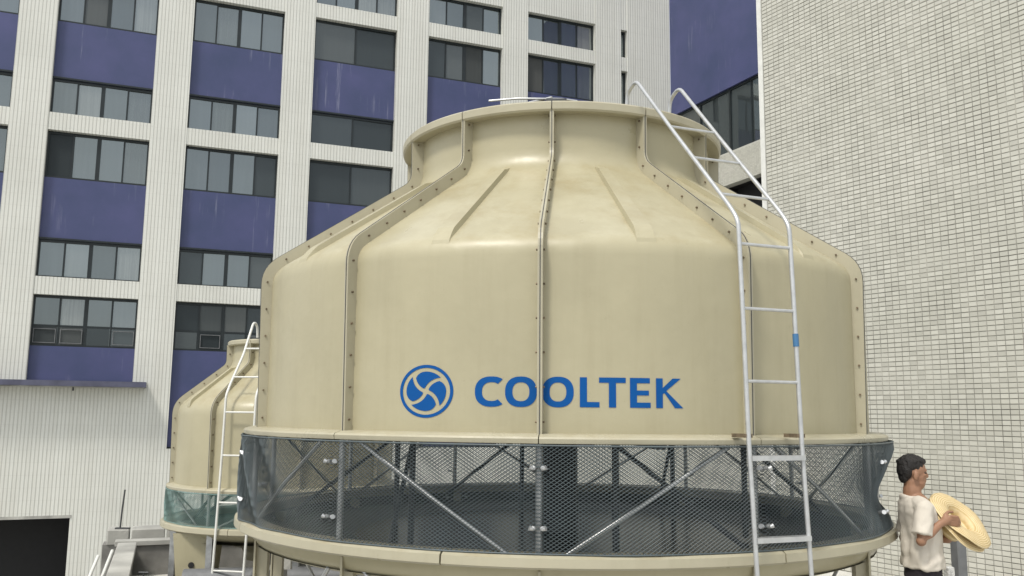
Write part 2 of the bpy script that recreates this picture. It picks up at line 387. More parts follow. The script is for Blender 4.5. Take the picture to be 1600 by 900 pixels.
# horizontal bands, windows and panels per column
rows = [(20.2,17.18,'band'),(17.18,16.06,'win'),(16.06,15.54,'band'),(15.54,14.07,'win'),(14.07,12.19,'pan'),(12.19,11.05,'win'),(11.05,10.5,'band'),
        (10.5,9.04,'win'),(9.04,7.11,'pan'),(7.11,5.95,'win'),(5.95,5.41,'band'),(5.41,3.88,'win'),(3.88,.84,'pan')]
for ci, (a, c) in enumerate(cols):
    for (zt, zb, k) in rows + ([(2.80, .84, 'band')] if ci < 3 else []):
        if ci < 3 and zb == .84 and k == 'pan': zb = 2.80
        x0, x1, z1, z0 = a*KB, c*KB, zz(zt), zz(zb)
        if k == 'band': wall_piece('band', x0, x1, z0, z1, 0 if zb == .84 else .02, .45)
        elif k == 'pan':
            MB().box((x0, .25, z0), (x1, .45, z1)).build('spandrel_panel', M['purple'], bd)
            MB().box((x0, .18, z0), (x1, .248, z0+.07)).build('drip_rail', M['frame'], bd)
        else:
            wide = 2 if (ci == 4 and zt < 16) else None
            dk = (0, 1) if wide else tuple(q for q in range(4) if random.random() < .10)  # chosen panes darkened in place of reflected neighbouring buildings
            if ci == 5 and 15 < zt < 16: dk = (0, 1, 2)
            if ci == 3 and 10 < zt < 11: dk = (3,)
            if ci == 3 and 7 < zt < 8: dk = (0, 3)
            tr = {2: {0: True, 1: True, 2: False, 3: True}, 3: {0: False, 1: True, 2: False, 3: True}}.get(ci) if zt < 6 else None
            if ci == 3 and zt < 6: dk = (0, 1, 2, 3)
            window(bd, x0, x1, z0, z1, .27, wide=wide, dark=dk, transom=tr)
# slit windows near the corner
for (zt, zb, k) in [(20.2,17.14,'band'),(17.14,16.0,'win'),(16.0,15.44,'band'),(15.44,14.0,'win'),(14.0,11.05,'band'),(11.05,9.6,'win'),(9.6,.84,'band')]:
    if k == 'band': wall_piece('band', -2.22*KB, -1.93*KB, zz(zb), zz(zt), .02, .45)
    else: window(bd, -2.22*KB, -1.93*KB, zz(zb), zz(zt), .27, mull=False)
# plinth below with the dark opening
ox0, ox1, oz = -27.5*KB, -20.55*KB, zz(-1.13)
wall_piece('plinth_wall', ox1, 0, BOT, ZB); wall_piece('plinth_wall', -34*KB, ox0, BOT, ZB); wall_piece('plinth_wall', ox0, ox1, oz, ZB)
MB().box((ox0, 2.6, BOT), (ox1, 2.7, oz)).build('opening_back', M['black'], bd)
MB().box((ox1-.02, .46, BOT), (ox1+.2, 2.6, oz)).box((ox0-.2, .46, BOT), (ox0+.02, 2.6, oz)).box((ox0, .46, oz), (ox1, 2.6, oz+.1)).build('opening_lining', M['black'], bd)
MB().box((ox0, -.02, oz-.02), (ox1+.05, .1, oz+.09)).build('lintel', M['concrete'], bd)
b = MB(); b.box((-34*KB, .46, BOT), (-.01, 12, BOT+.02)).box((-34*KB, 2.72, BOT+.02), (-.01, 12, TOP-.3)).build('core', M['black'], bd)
b = MB(); b.box((-34*KB-.05, -.06, TOP), (.06, 12, TOP+.35)).build('roof_edge', M['concrete'], bd)
# canopy over the lower doors
cp = MB(); cp.box((-34*KB, -.85, zz(2.68)), (-18.72*KB, -.01, zz(2.84))).build('canopy', M['canopy'], bd)
MB().box((-34*KB, -.80, zz(2.68)-.03), (-18.75*KB, -.012, zz(2.68)-.004)).build('canopy_soffit', M['concrete'], bd)
MB().tube([(-20.7*KB, -.5, zz(2.66)), (-20.7*KB, -.5, zz(2.66)-.14)], .035, 8).build('canopy_lamp', M['steel_dark'], bd)

# ------------------------------------------------------------------ perpendicular wing with the violet wall
RZ2 = math.atan2(-math.cos(H2), -math.sin(H2))       # local +X runs from the inner corner towards the camera
wg = empty('building_wing', PC + Vector((.0, 0, 0)), RZ2)
tag(wg, 'violet-blue and white tiled wing with dark window strip behind the right of the tower', 'building')
LW = 14*KB
def wb(name, x0, x1, z0, z1, mat, y0=0., y1=.4): return MB().box((x0*KB, y0, zz(z0)), (x1*KB, y1, zz(z1))).build(name, M[mat], wg)
wb('violet_wall', .02, 14, 13.83, 24, 'purple')
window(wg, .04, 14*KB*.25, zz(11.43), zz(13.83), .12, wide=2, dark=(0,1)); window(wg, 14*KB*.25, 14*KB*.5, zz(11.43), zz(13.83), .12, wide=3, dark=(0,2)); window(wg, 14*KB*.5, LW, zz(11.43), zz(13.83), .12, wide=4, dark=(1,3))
wb('tile_band', .02, 14, 10.23, 11.43, 'grout_far', -.02)
rowsN = int((zz(11.43)-zz(10.23))/.075)
tb = MB()
for j in range(rowsN):
    for i in range(int(7.2*KB/.15)):
        xa = .04+i*.15; za = zz(10.23)+.006+j*.075
        tb.box((xa, -.032, za), (xa+.138, -.021, za+.064))
stuff(tb.build('far_tiles', M['tile'], wg))
wb('lower_wall', .02, 3.1, -7, 10.23, 'grout_far'); wb('lower_wall', 5.7, 14, -7, 10.23, 'grout_far'); wb('lower_wall', 3.1, 5.7, -7, 8.6, 'grout_far')
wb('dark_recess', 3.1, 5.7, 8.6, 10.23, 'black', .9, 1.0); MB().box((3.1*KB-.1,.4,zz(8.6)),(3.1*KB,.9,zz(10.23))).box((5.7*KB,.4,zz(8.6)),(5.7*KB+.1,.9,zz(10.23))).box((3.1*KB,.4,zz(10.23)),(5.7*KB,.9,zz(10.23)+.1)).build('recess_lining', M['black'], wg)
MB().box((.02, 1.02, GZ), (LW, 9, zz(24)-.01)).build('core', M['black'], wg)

# ------------------------------------------------------------------ tiled building at the right
PT = Vector((5.4274, 10.3, 0)); U3 = Vector((math.sin(H3), math.cos(H3), 0))
RZ3 = math.atan2(-U3.y, -U3.x)                       # local +X from the far corner towards the camera, +Y into the building
TA = PT + U3*3.17
tbld = empty('tiled_building', TA, RZ3)
tag(tbld, 'tall windowless white tiled wall filling the right side behind the person', 'building')
LT, HT = 10.0, 13.0
TPX, TPZ = .1015, .0600
MB().box((.06, .006, .0), (LT, 9, HT)).build('grout_wall', M['grout'], tbld)
MB().box((-.03, -.012, .0), (.058, .09, HT)).build('corner_trim', M['white_pipe'], tbld)
MB().box((.0, .09, .0), (.055, 9, HT)).build('end_wall', M['grout_far'], tbld)
MB().box((-.04, -.03, HT), (LT, 9, HT+.2)).build('roof_edge', M['concrete'], tbld)
tme = MB(); g = .0040
def tile_geo(mb, x, z, rnd=None):
    w, h = TPX-2*g, TPZ-2*g; d = .006; c = .003
    tx = random.uniform(-.0012, .0012); tz = random.uniform(-.0012, .0012)
    y0 = -.001
    v = [(x,.0055,z),(x+w,.0055,z),(x+w,.0055,z+h),(x,.0055,z+h),
         (x+c,y0+tx+tz,z+c),(x+w-c,y0-tx+tz,z+c),(x+w-c,y0-tx-tz,z+h-c),(x+c,y0+tx-tz,z+h-c)]
    mb.add(v, ((4,5,6,7),(0,1,5,4),(1,2,6,5),(2,3,7,6),(3,0,4,7)))
NX, NZ = int((LT-.07)/TPX), int(HT/TPZ)
cells = []
loc_cam = tbld.matrix_world
c_, s_ = math.cos(RZ3), math.sin(RZ3)
for i in range(NX):
    for j in range(NZ):
        x = .066+i*TPX+g; z = .006+j*TPZ+g
        wx, wy = TA.x+c_*x, TA.y+s_*x
        cells.append((wx*wx+wy*wy+(z-CZ)**2, x, z, wx/wy))
cells.sort()
near = [c for c in cells if c[3] < .553 and .9 < c[2] < 5.5 and not (c[3] < .545 and c[2] < 1.2)][:300]
nset = set((c[1], c[2]) for c in near)
protos = []
for k in range(10):
    q = MB(); tile_geo(q, 0, 0); protos.append(q.mesh('tile')); protos[-1].materials.append(M['tile'])
for k, c in enumerate(near):
    link('tile', protos[k % 10], None, tbld, (c[1], 0, c[2]))
for c in cells:
    if (c[1], c[2]) not in nset: tile_geo(tme, c[1], c[2])
stuff(tme.build('tile_field', M['tile'], tbld))

# ------------------------------------------------------------------ cooling towers
def fillet(pts, rad, n=6):
    out = [pts[0]]
    for i in range(1, len(pts)-1):
        a, p, c = Vector(pts[i-1]), Vector(pts[i]), Vector(pts[i+1]); r = rad[i-1]
        d1, d2 = (a-p).normalized(), (c-p).normalized(); q1, q2 = p+d1*r, p+d2*r
        for k in range(n+1):
            t = k/n; out.append(tuple(q1*(1-t)**2+p*2*t*(1-t)+q2*t*t))
    out.append(pts[-1]); return out
def polar(r, a, z): return Vector((r*math.sin(a), -r*math.cos(a), z))
def rise(o, a): o.rotation_euler = (0, 0, a); return o     # azimuth a turns a part round the axis

def tower(name, loc, P):
    """P: dict of sizes. Everything is modelled round the local origin; azimuth 0 faces local -Y."""
    T = empty(name, loc, 0)
    n = P['n']; da = 2*PI/n; a0 = P['a0']
    RS, RN, ZL, ZS, ZN, ZT, FL = P['RS'], P['RN'], P['ZL'], P['ZS'], P['ZN'], P['ZT'], P['fl']
    prof = fillet([(RS, ZL), (RS*1.002, ZS), (RN, ZN), (RN, ZT)], P['fil'])
    # one shell panel: outer skin, inner skin, slight belly between the flanges
    def panel_mesh():
        m = MB(); ns = 14; pr = [prof[0]]
        for q in prof[1:]:                                   # no long facets: shading stays true
            p = pr[-1]; d = math.hypot(q[0]-p[0], q[1]-p[1]); c = max(1, int(d/.12))
            pr += [(p[0]+(q[0]-p[0])*t/c, p[1]+(q[1]-p[1])*t/c) for t in range(1, c+1)]
        Pn = len(pr)
        def skin(off):
            return [((r+off+.006*math.sin(PI*k/ns))*math.sin(da*k/ns), -(r+off+.006*math.sin(PI*k/ns))*math.cos(da*k/ns), z) for k in range(ns+1) for r, z in pr]
        o_, i_ = skin(0), skin(-.014)
        m.add(o_, [(k*Pn+j, k*Pn+Pn+j, k*Pn+Pn+j+1, k*Pn+j+1) for k in range(ns) for j in range(Pn-1)], True)
        m.add(i_, [(k*Pn+j+1, k*Pn+Pn+j+1, k*Pn+Pn+j, k*Pn+j) for k in range(ns) for j in range(Pn-1)], True)
        for j in (0, Pn-1):                                  # bottom and top edges
            for k in range(ns): m.add([o_[k*Pn+j], o_[k*Pn+Pn+j], i_[k*Pn+Pn+j], i_[k*Pn+j]], [(0,1,2,3)])
        for k in (0, ns):                                    # side edges
            for j in range(Pn-1): m.add([o_[k*Pn+j], o_[k*Pn+j+1], i_[k*Pn+j+1], i_[k*Pn+j]], [(0,1,2,3)])
        return m.mesh('shell_panel')
    pm = panel_mesh(); pm.materials.append(M['frp'])
    # raised stiffening rib up the middle of each sloping face
    cum = [0]
    for p, q in zip(prof, prof[1:]): cum.append(cum[-1]+math.hypot(q[0]-p[0], q[1]-p[1]))
    def along(L_):
        for a_, b_, p, q in zip(cum, cum[1:], prof, prof[1:]):
            if L_ <= b_:
                t = (L_-a_)/(b_-a_); d = Vector((q[0]-p[0], q[1]-p[1])).normalized(); return Vector((p[0]+(q[0]-p[0])*t, p[1]+(q[1]-p[1])*t)), Vector((d.y, -d.x))
    rm = MB(); N = 24; w0, w1 = P['ribw']; LA = cum[3]; LB = cum[-5]
    vs = []
    for k in range(N+1):
        q, nx = along(LA+(LB-LA)*k/N*.97); w = w0+(w1-w0)*k/N
        hgt = .036*max(0, min(1, k/3, (N-k)/2))-.004
        rr = q.x+.006
        for lat, h in ((-w, -.006), (-w*.88, hgt), (w*.88, hgt), (w, -.006)):
            pz = q.y+nx.y*h; pr = rr+nx.x*h; aa = da/2+lat/pr
            vs.append(polar(pr, aa, pz))
    fs = [(k*4+j, k*4+j+1, k*4+5+j, k*4+4+j) for k in range(N) for j in range(3)]
    rm.add(vs, fs, False); rm = rm.mesh('stiffening_rib'); rm.materials.append(M['frp'])
    # flange between two panels: a plate standing proud along the profile
    fm = MB(); th = P['fth']; vs = []
    out = []
    for i, (r, z) in enumerate(prof):
        a, c = Vector(prof[max(i-1, 0)]), Vector(prof[min(i+1, len(prof)-1)]); d = (c-a).normalized(); nn = Vector((d.y, -d.x)); nn = nn if nn.x > 0 else -nn
        if nn.x < 0 or (abs(nn.x) < .02): nn = Vector((1, 0))
        fl_ = FL*(1+.55*(z-ZL)/(ZT-ZL)); out.append((r+nn.x*fl_, z+nn.y*fl_))
    for i in range(len(prof)):
        for s in (-1, 1):
            for (r, z), e in ((( prof[i][0]-.02, prof[i][1]), 0), (out[i], 1)):
                p = polar(r, 0, z); vs.append((p.x+s*th/2*(1 if e == 0 else .82), p.y, p.z))
    fs = []
    for i in range(len(prof)-1):
        b0, b1 = i*4, i*4+4
        fs += [(b0, b0+1, b1+1, b1), (b0+3, b0+2, b1+2, b1+3), (b0+1, b0+3, b1+3, b1+1)]
    e = (len(prof)-1)*4; fs += [(0, 2, 3, 1), (e, e+1, e+3, e+2)]
    fm.add(vs, fs); fm = fm.mesh('flange'); fm.materials.append(M['frp_edge'])
    gm = MB(); vs = []
    for i, (r, z) in enumerate(prof):
        o_ = out[i]; d = Vector((o_[0]-r, o_[1]-z)).normalized()
        for x_ in (-.0022, .0022):
            for rr_, zz_ in ((r, z), (o_[0]+d.x*.003, o_[1]+d.y*.003)):
                p = polar(rr_, 0, zz_); vs.append((p.x+x_, p.y, p.z))
    fs = []
    for i in range(len(prof)-1):
        b0, b1 = i*4, i*4+4; fs += [(b0, b0+1, b1+1, b1), (b0+3, b0+2, b1+2, b1+3), (b0+1, b0+3, b1+3, b1+1)]
    gm.add(vs, fs); gm = gm.mesh('gasket'); gm.materials.append(M['steel_dark'])
    # bolts through the flange
    bm = MB(); L_ = 0; last = None; step = P['bstep']; acc = step*.6
    for i in range(1, len(prof)):
        p, q = Vector(prof[i-1]), Vector(prof[i]); po, qo = Vector(out[i-1]), Vector(out[i]); seg = (q-p).length; t = step-acc
        while t < seg:
            c = p.lerp(q, t/seg); co = po.lerp(qo, t/seg); m_ = c.lerp(co, .50); pp = polar(m_.x, 0, m_.y)
            for s in (-1, 1):
                bm.tube([(pp.x+s*(th/2-.003), pp.y, pp.z), (pp.x+s*(th/2+.008), pp.y, pp.z)], P['br'], 6, smooth=False)
            t += step
        acc = seg-(t-step)
    bm = bm.mesh('bolts'); bm.materials.append(M['bolt'])
    for k in range(n):
        a = a0+k*da
        po = rise(link('shell_panel', pm, None, T), a); link('stiffening_rib', rm, None, po)
        fo = rise(link('flange', fm, None, T), a); link('gasket', gm, None, fo); stuff(link('bolts', bm, None, fo))
    # outward lip under the shell, one length per panel
    RLp = P['RL']; lip = MB()
    lip.lathe([(RS-.02, ZL+.016), (RLp-.05, ZL+.010), (RLp-.008, ZL-.002), (RLp, ZL-.012), (RLp-.004, ZL-.036), (RLp-.03, ZL-.040), (RS-.02, ZL-.036)], .0012, da-.0012, 12, closed=True, smooth=False)
    lm = lip.mesh('lip_flange'); lm.materials.append(M['frp_edge'])
    for k in range(n): rise(link('lip_flange', lm, None, T), a0+k*da)
    # top ring
    RT = P['RT']; hr = P['hr']
    trg = MB(); trg.lathe([(RN-.03, ZT-.004), (RT-.012, ZT-.012), (RT, ZT), (RT+.002, ZT+hr-.012), (RT-.01, ZT+hr), (RN-.03, ZT+hr)], .003, da-.003, 12, closed=True, smooth=False)
    tm = trg.mesh('top_ring'); tm.materials.append(M['frp_edge'])
    for k in range(n): rise(link('top_ring', tm, None, T), a0+k*da)
    # basin: rim lengths, wall, funnel
    RB, ZB_ = P['RB'], P['ZB']; nb = P['nb']; db = 2*PI/nb
    rm_ = MB(); rm_.lathe([(RB-.16, ZB_+.004), (RB-.02, ZB_+.004), (RB, ZB_-.008), (RB+.004, ZB_-.052), (RB-.012, ZB_-.064), (RB-.16, ZB_-.064)], .0022, db-.0022, 16, closed=True, smooth=False)
    rmm = rm_.mesh('basin_rim'); rmm.materials.append(M['frp_edge'])
    for k in range(nb): rise(link('basin_rim', rmm, None, T), P['ab']+k*db)
    bs = MB(); zb = ZB_-.065
    bs.lathe(fillet([(RB-.10, zb), (RB-.115, zb-P['bd']), (P['RSUMP'], zb-P['bd']-P['bf']), (P['RSUMP'], zb-P['bd']-P['bf']-.12)], (.10, .08)), n=72)
    bs.build('basin', M['frp'], T)
    bi = MB(); bi.lathe(fillet([(RB-.13, ZB_), (RB-.15, zb-P['bd']+.03), (.02, zb-P['bd']-.05)], (.08,)), n=72); bi.build('basin_lining', M['frp_shade'], T)
    MB().lathe([(.001, ZB_-.17), (RB-.135, ZB_-.17)], n=72).build('water', M['water'], T)
    # structure in the air gap
    zt = ZL-.04
    RPp = P['RP']
    pm_ = MB(); pm_.tube([(0, -RPp, ZB_-.02), (0, -RPp, zt+.0)], P['pr'], 10); pm_ = pm_.mesh('post'); pm_.materials.append(M['galv'])
    cm = MB()
    for s in (-1, 1):       # wing clips that pinch the net
        cm.tube([(s*.010, -RPp-.05, 0), (s*.026, -RPp-.085, .004)], [.008, .013], 8); cm.tube([(s*.026, -RPp-.088, 0), (s*.042, -RPp-.094, .007)], [.009, .014], 8)
    cm = cm.mesh('wing_clip'); cm.materials.append(M['galv_white'])
    for k in range(n):
        a = a0+k*da
        po = rise(link('post', pm_, None, T), a)
        if P.get('clips', True):
            for zc in (ZB_+(zt-ZB_)*.24, ZB_+(zt-ZB_)*.78): link('wing_clip', cm, None, po, (0, 0, zc))
        # zig-zag braces just inside the net
        s = -1 if (k % 2 == 0) else 1
        aL, aR = a+da*.12, a+da*.86
        zA, zB = (zt-.01, ZB_+.0) if s > 0 else (ZB_+.0, zt-.01)
        MB().tube([polar(RPp+.01, aL, zA), polar((RPp+.0)*math.cos(da*.37)*1.012, (aL+aR)/2, (zA+zB)/2), polar(RPp+.01, aR, zB)], P['brr'], 8).build('brace', M['galv_white'] if P.get('clips', True) else M['galv'], T)
    # inner ring, radial arms, centre pipe
    Ri = RS*.62
    for k in range(6):
        a = a0+.3+k*PI/3
        MB().tube([polar(Ri, a, ZB_-.15), polar(Ri, a, zt+.05)], .022, 8).build('inner_post', M['steel_dark'], T)
        MB().beam(polar(Ri, a, zt+.02), polar(RS-.05, a+.0, zt-.005), .05, .05).build('radial_arm', M['steel_dark'], T)
        MB().tube([polar(Ri, a, zt-.03), polar(RS*.92, a+.30, ZB_-.05)], .016, 8).build('inner_brace', M['steel_dark'], T)
    MB().tube([(0,0,ZB_-.3), (0,0,zt+.05)], P['cp'], 20).build('centre_pipe', M['steel_dark'], T)
    MB().lathe([(.001, ZL+.06), (RS-.03, ZL+.06), (RS-.03, ZL+.5), (.001, ZL+.5)], n=48, smooth=False).build('fill_pack', M['fill'], T)
    # fan inside the throat
    fan = empty('fan', (0,0,ZT-.22), 0, T)
    MB().tube([(0,0,-.12), (0,0,.12)], .10, 16).build('hub', M['steel_dark'], fan)
    for k in range(4):
        a = k*PI/2+.3; p = []
        MB().add([polar(.08,a-.3,-.05), polar(.08,a+.3,.05), polar(RN-.06,a+.14,.03), polar(RN-.06,a-.14,-.04), polar(.08,a-.3,-.042), polar(.08,a+.3,.058), polar(RN-.06,a+.14,.038), polar(RN-.06,a-.14,-.032)],
                 ((3,2,1,0),(4,5,6,7),(0,1,5,4),(1,2,6,5),(2,3,7,6),(3,0,4,7))).build('blade', M['galv'], fan)
    for k in range(2):
        a = .25+k*PI/2
        MB().beam(polar(RN-.02, a, ZT-.4), polar(RN-.02, a+PI, ZT-.4), .06, .08).build('fan_support', M['steel_dark'], T)
    MB().tube([(0,0,ZT-.38), (0,0,ZT-.08)], .13, 20).build('motor', M['grey_post'], T)
    return T

def net_panels(T, P, dent=None, mat='net'):
    """diamond net: two families of crossing strands per bay, each strand a square bar that follows the curve"""
    n = P['n']; da = 2*PI/n; a0 = P['a0']; zt, zb = P['ZL']-.042, P['ZB']+.006; Rn = P['Rnet']; cw, ch, th = P['cell']; H = zt-zb
    def rad(a, z):
        u = (z-zb)/H; r = Rn+.006*math.sin(9*a)+.005*math.sin(17*a+6*u)
        if dent: r += dent((a+PI) % (2*PI)-PI, u)
        return r
    for k in range(n):
        a_s = a0+k*da; arc = Rn*da; m = MB(); slope = ch/cw; run = H/slope
        vs = []; fs = []
        for fam in (1, -1):
            x = -run
            while x < arc:
                # strand from (x, zb) rising; family -1 is mirrored
                s0, s1 = max(0, x), min(arc, x+run)
                if s1-s0 > .012:
                    ns = max(1, int((s1-s0)/.085+.5)); base = len(vs)
                    for i in range(ns+1):
                        s = s0+(s1-s0)*i/ns; z = zb+(s-x)*slope; ss = s if fam > 0 else arc-s; a = a_s+ss/Rn; r = rad(a, z)
                        hr, hz = th*.7, th*.62
                        for dr, dz in ((-hr, 0), (0, -hz), (hr, 0), (0, hz)): vs.append(polar(r+dr+fam*th*.25, a, z+dz))
                    for i in range(ns):
                        for j in range(4): fs.append((base+i*4+j, base+i*4+(j+1) % 4, base+i*4+4+(j+1) % 4, base+i*4+4+j))
                x += cw
        m.add(vs, fs); o = m.build('net_screen', M[mat], T)
        # hem bars, top and bottom of the bay
        for z in (zb+.004, zt-.004): MB().tube([polar(rad(a_s+da*i/10, z)+.002, a_s+da*i/10, z) for i in range(11)], .005, 5).build('hem', M[mat], o)

def ladder(T, az, c, w, path, rungs, rr=.017, flat=(), mat='galv_white'):
    ld = empty('ladder', (0,0,0), 0, T); lat = Vector((math.cos(az), math.sin(az), 0)); u = Vector((math.sin(az), -math.cos(az), 0))
    sm = fillet(path, [.06 if i in (1,) else .05 for i in range(len(path)-2)], 4)
    for s in (-1, 1):
        MB().tube([lat*(c+s*w/2)+u*r+Vector((0,0,z)) for r, z in sm], rr, 10).build('rail', M[mat], ld)
    def at_z(z):
        for (r0, z0), (r1, z1) in zip(path[2:-1], path[3:]):
            if min(z0, z1) <= z <= max(z0, z1) and z0 != z1: return r0+(r1-r0)*(z-z0)/(z1-z0)
        return path[-1][0]
    for z in rungs:
        r = at_z(z); a, b_ = lat*(c-w/2)+u*r+Vector((0,0,z)), lat*(c+w/2)+u*r+Vector((0,0,z))
        if z in flat: MB().beam(a, b_, .05, .026).build('rung', M[mat], ld)
        else: MB().tube([a, b_], rr*.72, 8).build('rung', M[mat], ld)
    return ld

PB = dict(n=12, a0=R_(-5.8), RS=2.245, RN=1.175, ZL=1.886, ZS=2.955, ZN=3.685, ZT=4.045, fil=(.085, .12), fl=.058, fth=.034, ribw=(.062, .034), bstep=.185, br=.0066,
          RL=2.37, RT=1.275, hr=.058, RB=2.40, ZB=1.285, nb=8, ab=R_(-18), bd=.11, bf=.40, RSUMP=.55, RP=2.30, pr=.019, brr=.0125, cp=.14, Rnet=2.375, cell=(.030, .0195, .0037))
BL = (.3845, 7.0, 0)
big = tower('cooling_tower', BL, PB)
tag(big, 'large cream bottle-shaped cooling tower with blue lettering and leaning steel ladder', 'cooling tower')
def dent(a, u):      # the loose right-hand end of the net sags inwards
    w = math.exp(-((a-R_(72))/R_(17))**2); v = -.135*math.exp(-((u-.40)/.22)**2)+.03*math.exp(-((u-.92)/.16)**2)
    crease = .02*math.sin(26*a+7*u)*math.exp(-((a-R_(-62))/R_(14))**2)
    return w*v+crease
net_panels(big, PB, dent)
path = [(1.20,4.07),(1.215,4.20),(1.335,4.255),(1.80,3.75),(2.36,3.155),(2.435,3.06),(2.455,2.5),(2.475,1.87),(2.515,1.19),(2.58,.02)]
lad = ladder(big, R_(21.5), .12, .34, path, [3.80,3.53,3.245,2.93,2.575,2.185,1.785,1.372,.97,.58,.2], rr=.0130, flat=(1.785,1.372))
lt = Vector((math.cos(R_(21.5)), math.sin(R_(21.5)), 0)); lu = Vector((math.sin(R_(21.5)), -math.cos(R_(21.5)), 0))
MB().tube([lt*.29+lu*2.459+Vector((0,0,2.38)), lt*.29+lu*2.456+Vector((0,0,2.45))], .0165, 10).build('tape', M['tape'], lad)
for s in (-1, 1): MB().beam(lt*(.12+s*.17)+lu*2.36+Vector((0,0,1.90)), lt*(.12+s*.17)+lu*2.475+Vector((0,0,1.90)), .05, .02).build('bracket', M['bolt'], lad)
# guard bars on the rim
MB().tube([(-.56,-1.02,4.185),(-.36,-1.05,4.193),(-.2,-1.08,4.182),(-.05,-1.06,4.190),(.06,-1.04,4.182)], .008, 8).build('fan_guard_bar', M['galv_white'], big)
MB().tube([(-.28,-1.0,4.18),(-.12,-1.10,4.185)], .010, 8).build('fan_guard_bar', M['galv_white'], big)
MB().box((-.16,-1.14,4.104),(-.02,-1.03,4.165)).build('guard_clamp', M['steel_dark'], big)

# lettering on the shell
RLT = PB['RS']+.0115
def on_shell(s, z):
    fr = ((s-PB['a0'])/(PI/6)) % 1.0
    return polar(PB['RS']*(1+.002*(z-PB['ZL'])/(PB['ZS']-PB['ZL']))+.006*math.sin(PI*fr)+.0022, s, z)
def paint(name, quads, parent=big, lab=None):
    m = MB()
    for poly in quads: m.add([on_shell(a, z) for a, z in poly], [tuple(range(len(poly)))], True)
    o = m.build(name, M['blue'], parent); return o
ZA, ZC = 2.040, 2.199
def rectq(a0, a1, z0, z1, n=4): return [[(a0+(a1-a0)*i/n, z0), (a0+(a1-a0)*(i+1)/n, z0), (a0+(a1-a0)*(i+1)/n, z1), (a0+(a1-a0)*i/n, z1)] for i in range(n)]
def ring_letter(a0, a1, z0, z1, th_a, th_z, t0=0, t1=2*PI, n=40):
    ca, cz, ra, rz = (a0+a1)/2, (z0+z1)/2, (a1-a0)/2, (z1-z0)/2
    def se(t, A, B, e=2.35):
        c, s = math.cos(t), math.sin(t); return (ca+A*math.copysign(abs(c)**(2/e), c), cz+B*math.copysign(abs(s)**(2/e), s))
    out = []
    for i in range(n):
        u, v = t0+(t1-t0)*i/n, t0+(t1-t0)*(i+1)/n
        out.append([se(u, ra, rz), se(v, ra, rz), se(v, ra-th_a, rz-th_z), se(u, ra-th_a, rz-th_z)])
    return out
D = R_
paint('letter_c', [q for q in ring_letter(D(-14.93), D(-10.2), ZA-.002, ZC+.002, D(1.02), .031, D(52), D(308), 30)])
paint('letter_o', ring_letter(D(-10.66), D(-6.28), ZA-.002, ZC+.002, D(1.02), .031))
paint('letter_o', ring_letter(D(-3.98)-D(1.55), D(-1.25), ZA-.002, ZC+.002, D(1.0), .031))
paint('letter_l', rectq(D(-.42), D(.55), ZA, ZC, 2)+rectq(D(.55), D(2.25), ZA, ZA+.028))
paint('letter_t', rectq(D(2.2), D(5.86), ZC-.028, ZC)+rectq(D(3.54), D(4.52), ZA, ZC-.028, 2))
paint('letter_e', rectq(D(6.45), D(7.42), ZA, ZC, 2)+rectq(D(7.42), D(9.33), ZA, ZA+.028)+rectq(D(7.42), D(9.1), ZA+.066, ZA+.092)+rectq(D(7.42), D(9.25), ZC-.028, ZC))
zm = (ZA+ZC)/2
paint('letter_k', rectq(D(10.12), D(11.09), ZA, ZC, 2)+[[(D(11.09), zm-.004), (D(11.35), zm), (D(11.60), zm+.012), (D(13.75), ZC), (D(12.55), ZC), (D(11.09), zm+.028)],
      [(D(11.35), zm), (D(12.85), ZA), (D(14.08), ZA), (D(11.60), zm+.012)]])
# round fan emblem
ec, ez, ea, eb = D(-22.3), 2.1205, D(4.22), .1455
emb = paint('emblem', [[(ec+ea*k1*math.cos(t), ez+eb*k1*math.sin(t)) for k1, t in ((1, 2*PI*i/72), (1, 2*PI*(i+1)/72), (.885, 2*PI*(i+1)/72), (.885, 2*PI*i/72))] for i in range(72)])
for k in range(4):
    q = []; nr, na = 16, 14; rmin, rmax = .125, .745
    def bp(i, j):
        v = j/na; r_out = rmax*(1-.16*max(0, (v-.55)/.45)**3); r = rmin+(r_out-rmin)*(i/nr)
        th0 = D(78)-D(.14)*r*385; dl = math.asin(min(.98, .072/r)); lo, hi = th0+dl, th0+PI/2-dl
        if hi < lo: lo = hi = (lo+hi)/2
        t = lo+(hi-lo)*v+k*PI/2
        return (ec+ea*r*math.cos(t), ez+eb*r*math.sin(t))
    for i in range(nr):
        for j in range(na): q.append([bp(i, j), bp(i+1, j), bp(i+1, j+1), bp(i, j+1)])
    paint('emblem_blade', q, emb)

# legs and supports under the big tower
def on_tower(r, a, z): return Vector(BL)+polar(r, a, z)
for k in range(12):
    a = PB['a0']+k*PI/6
    lg = MB(); lg.beam(polar(2.22, a, .12), polar(2.22, a, 1.215), .07, .07).beam(polar(2.265, a, .12), polar(2.265, a, 1.2), .10, .012)
    lg.build('leg', M['frp_edge'], big)
    s = 1 if k % 2 else -1
    MB().tube([polar(2.25, a+.04, 1.18), polar(2.25, a+PI/6-.08, .2)] if s > 0 else [polar(2.25, a+.08, .2), polar(2.25, a+PI/6-.04, 1.18)], .014, 8).build('leg_brace', M['galv_white'], big)
fm_ = MB().bbox((-.22,-.2,.002), (.22,.2,.12), .012).mesh('footing'); fm_.materials.append(M['concrete'])
for k in range(12):
    a = PB['a0']+k*PI/6; link('footing', fm_, None, big, polar(2.23, a, 0), a)
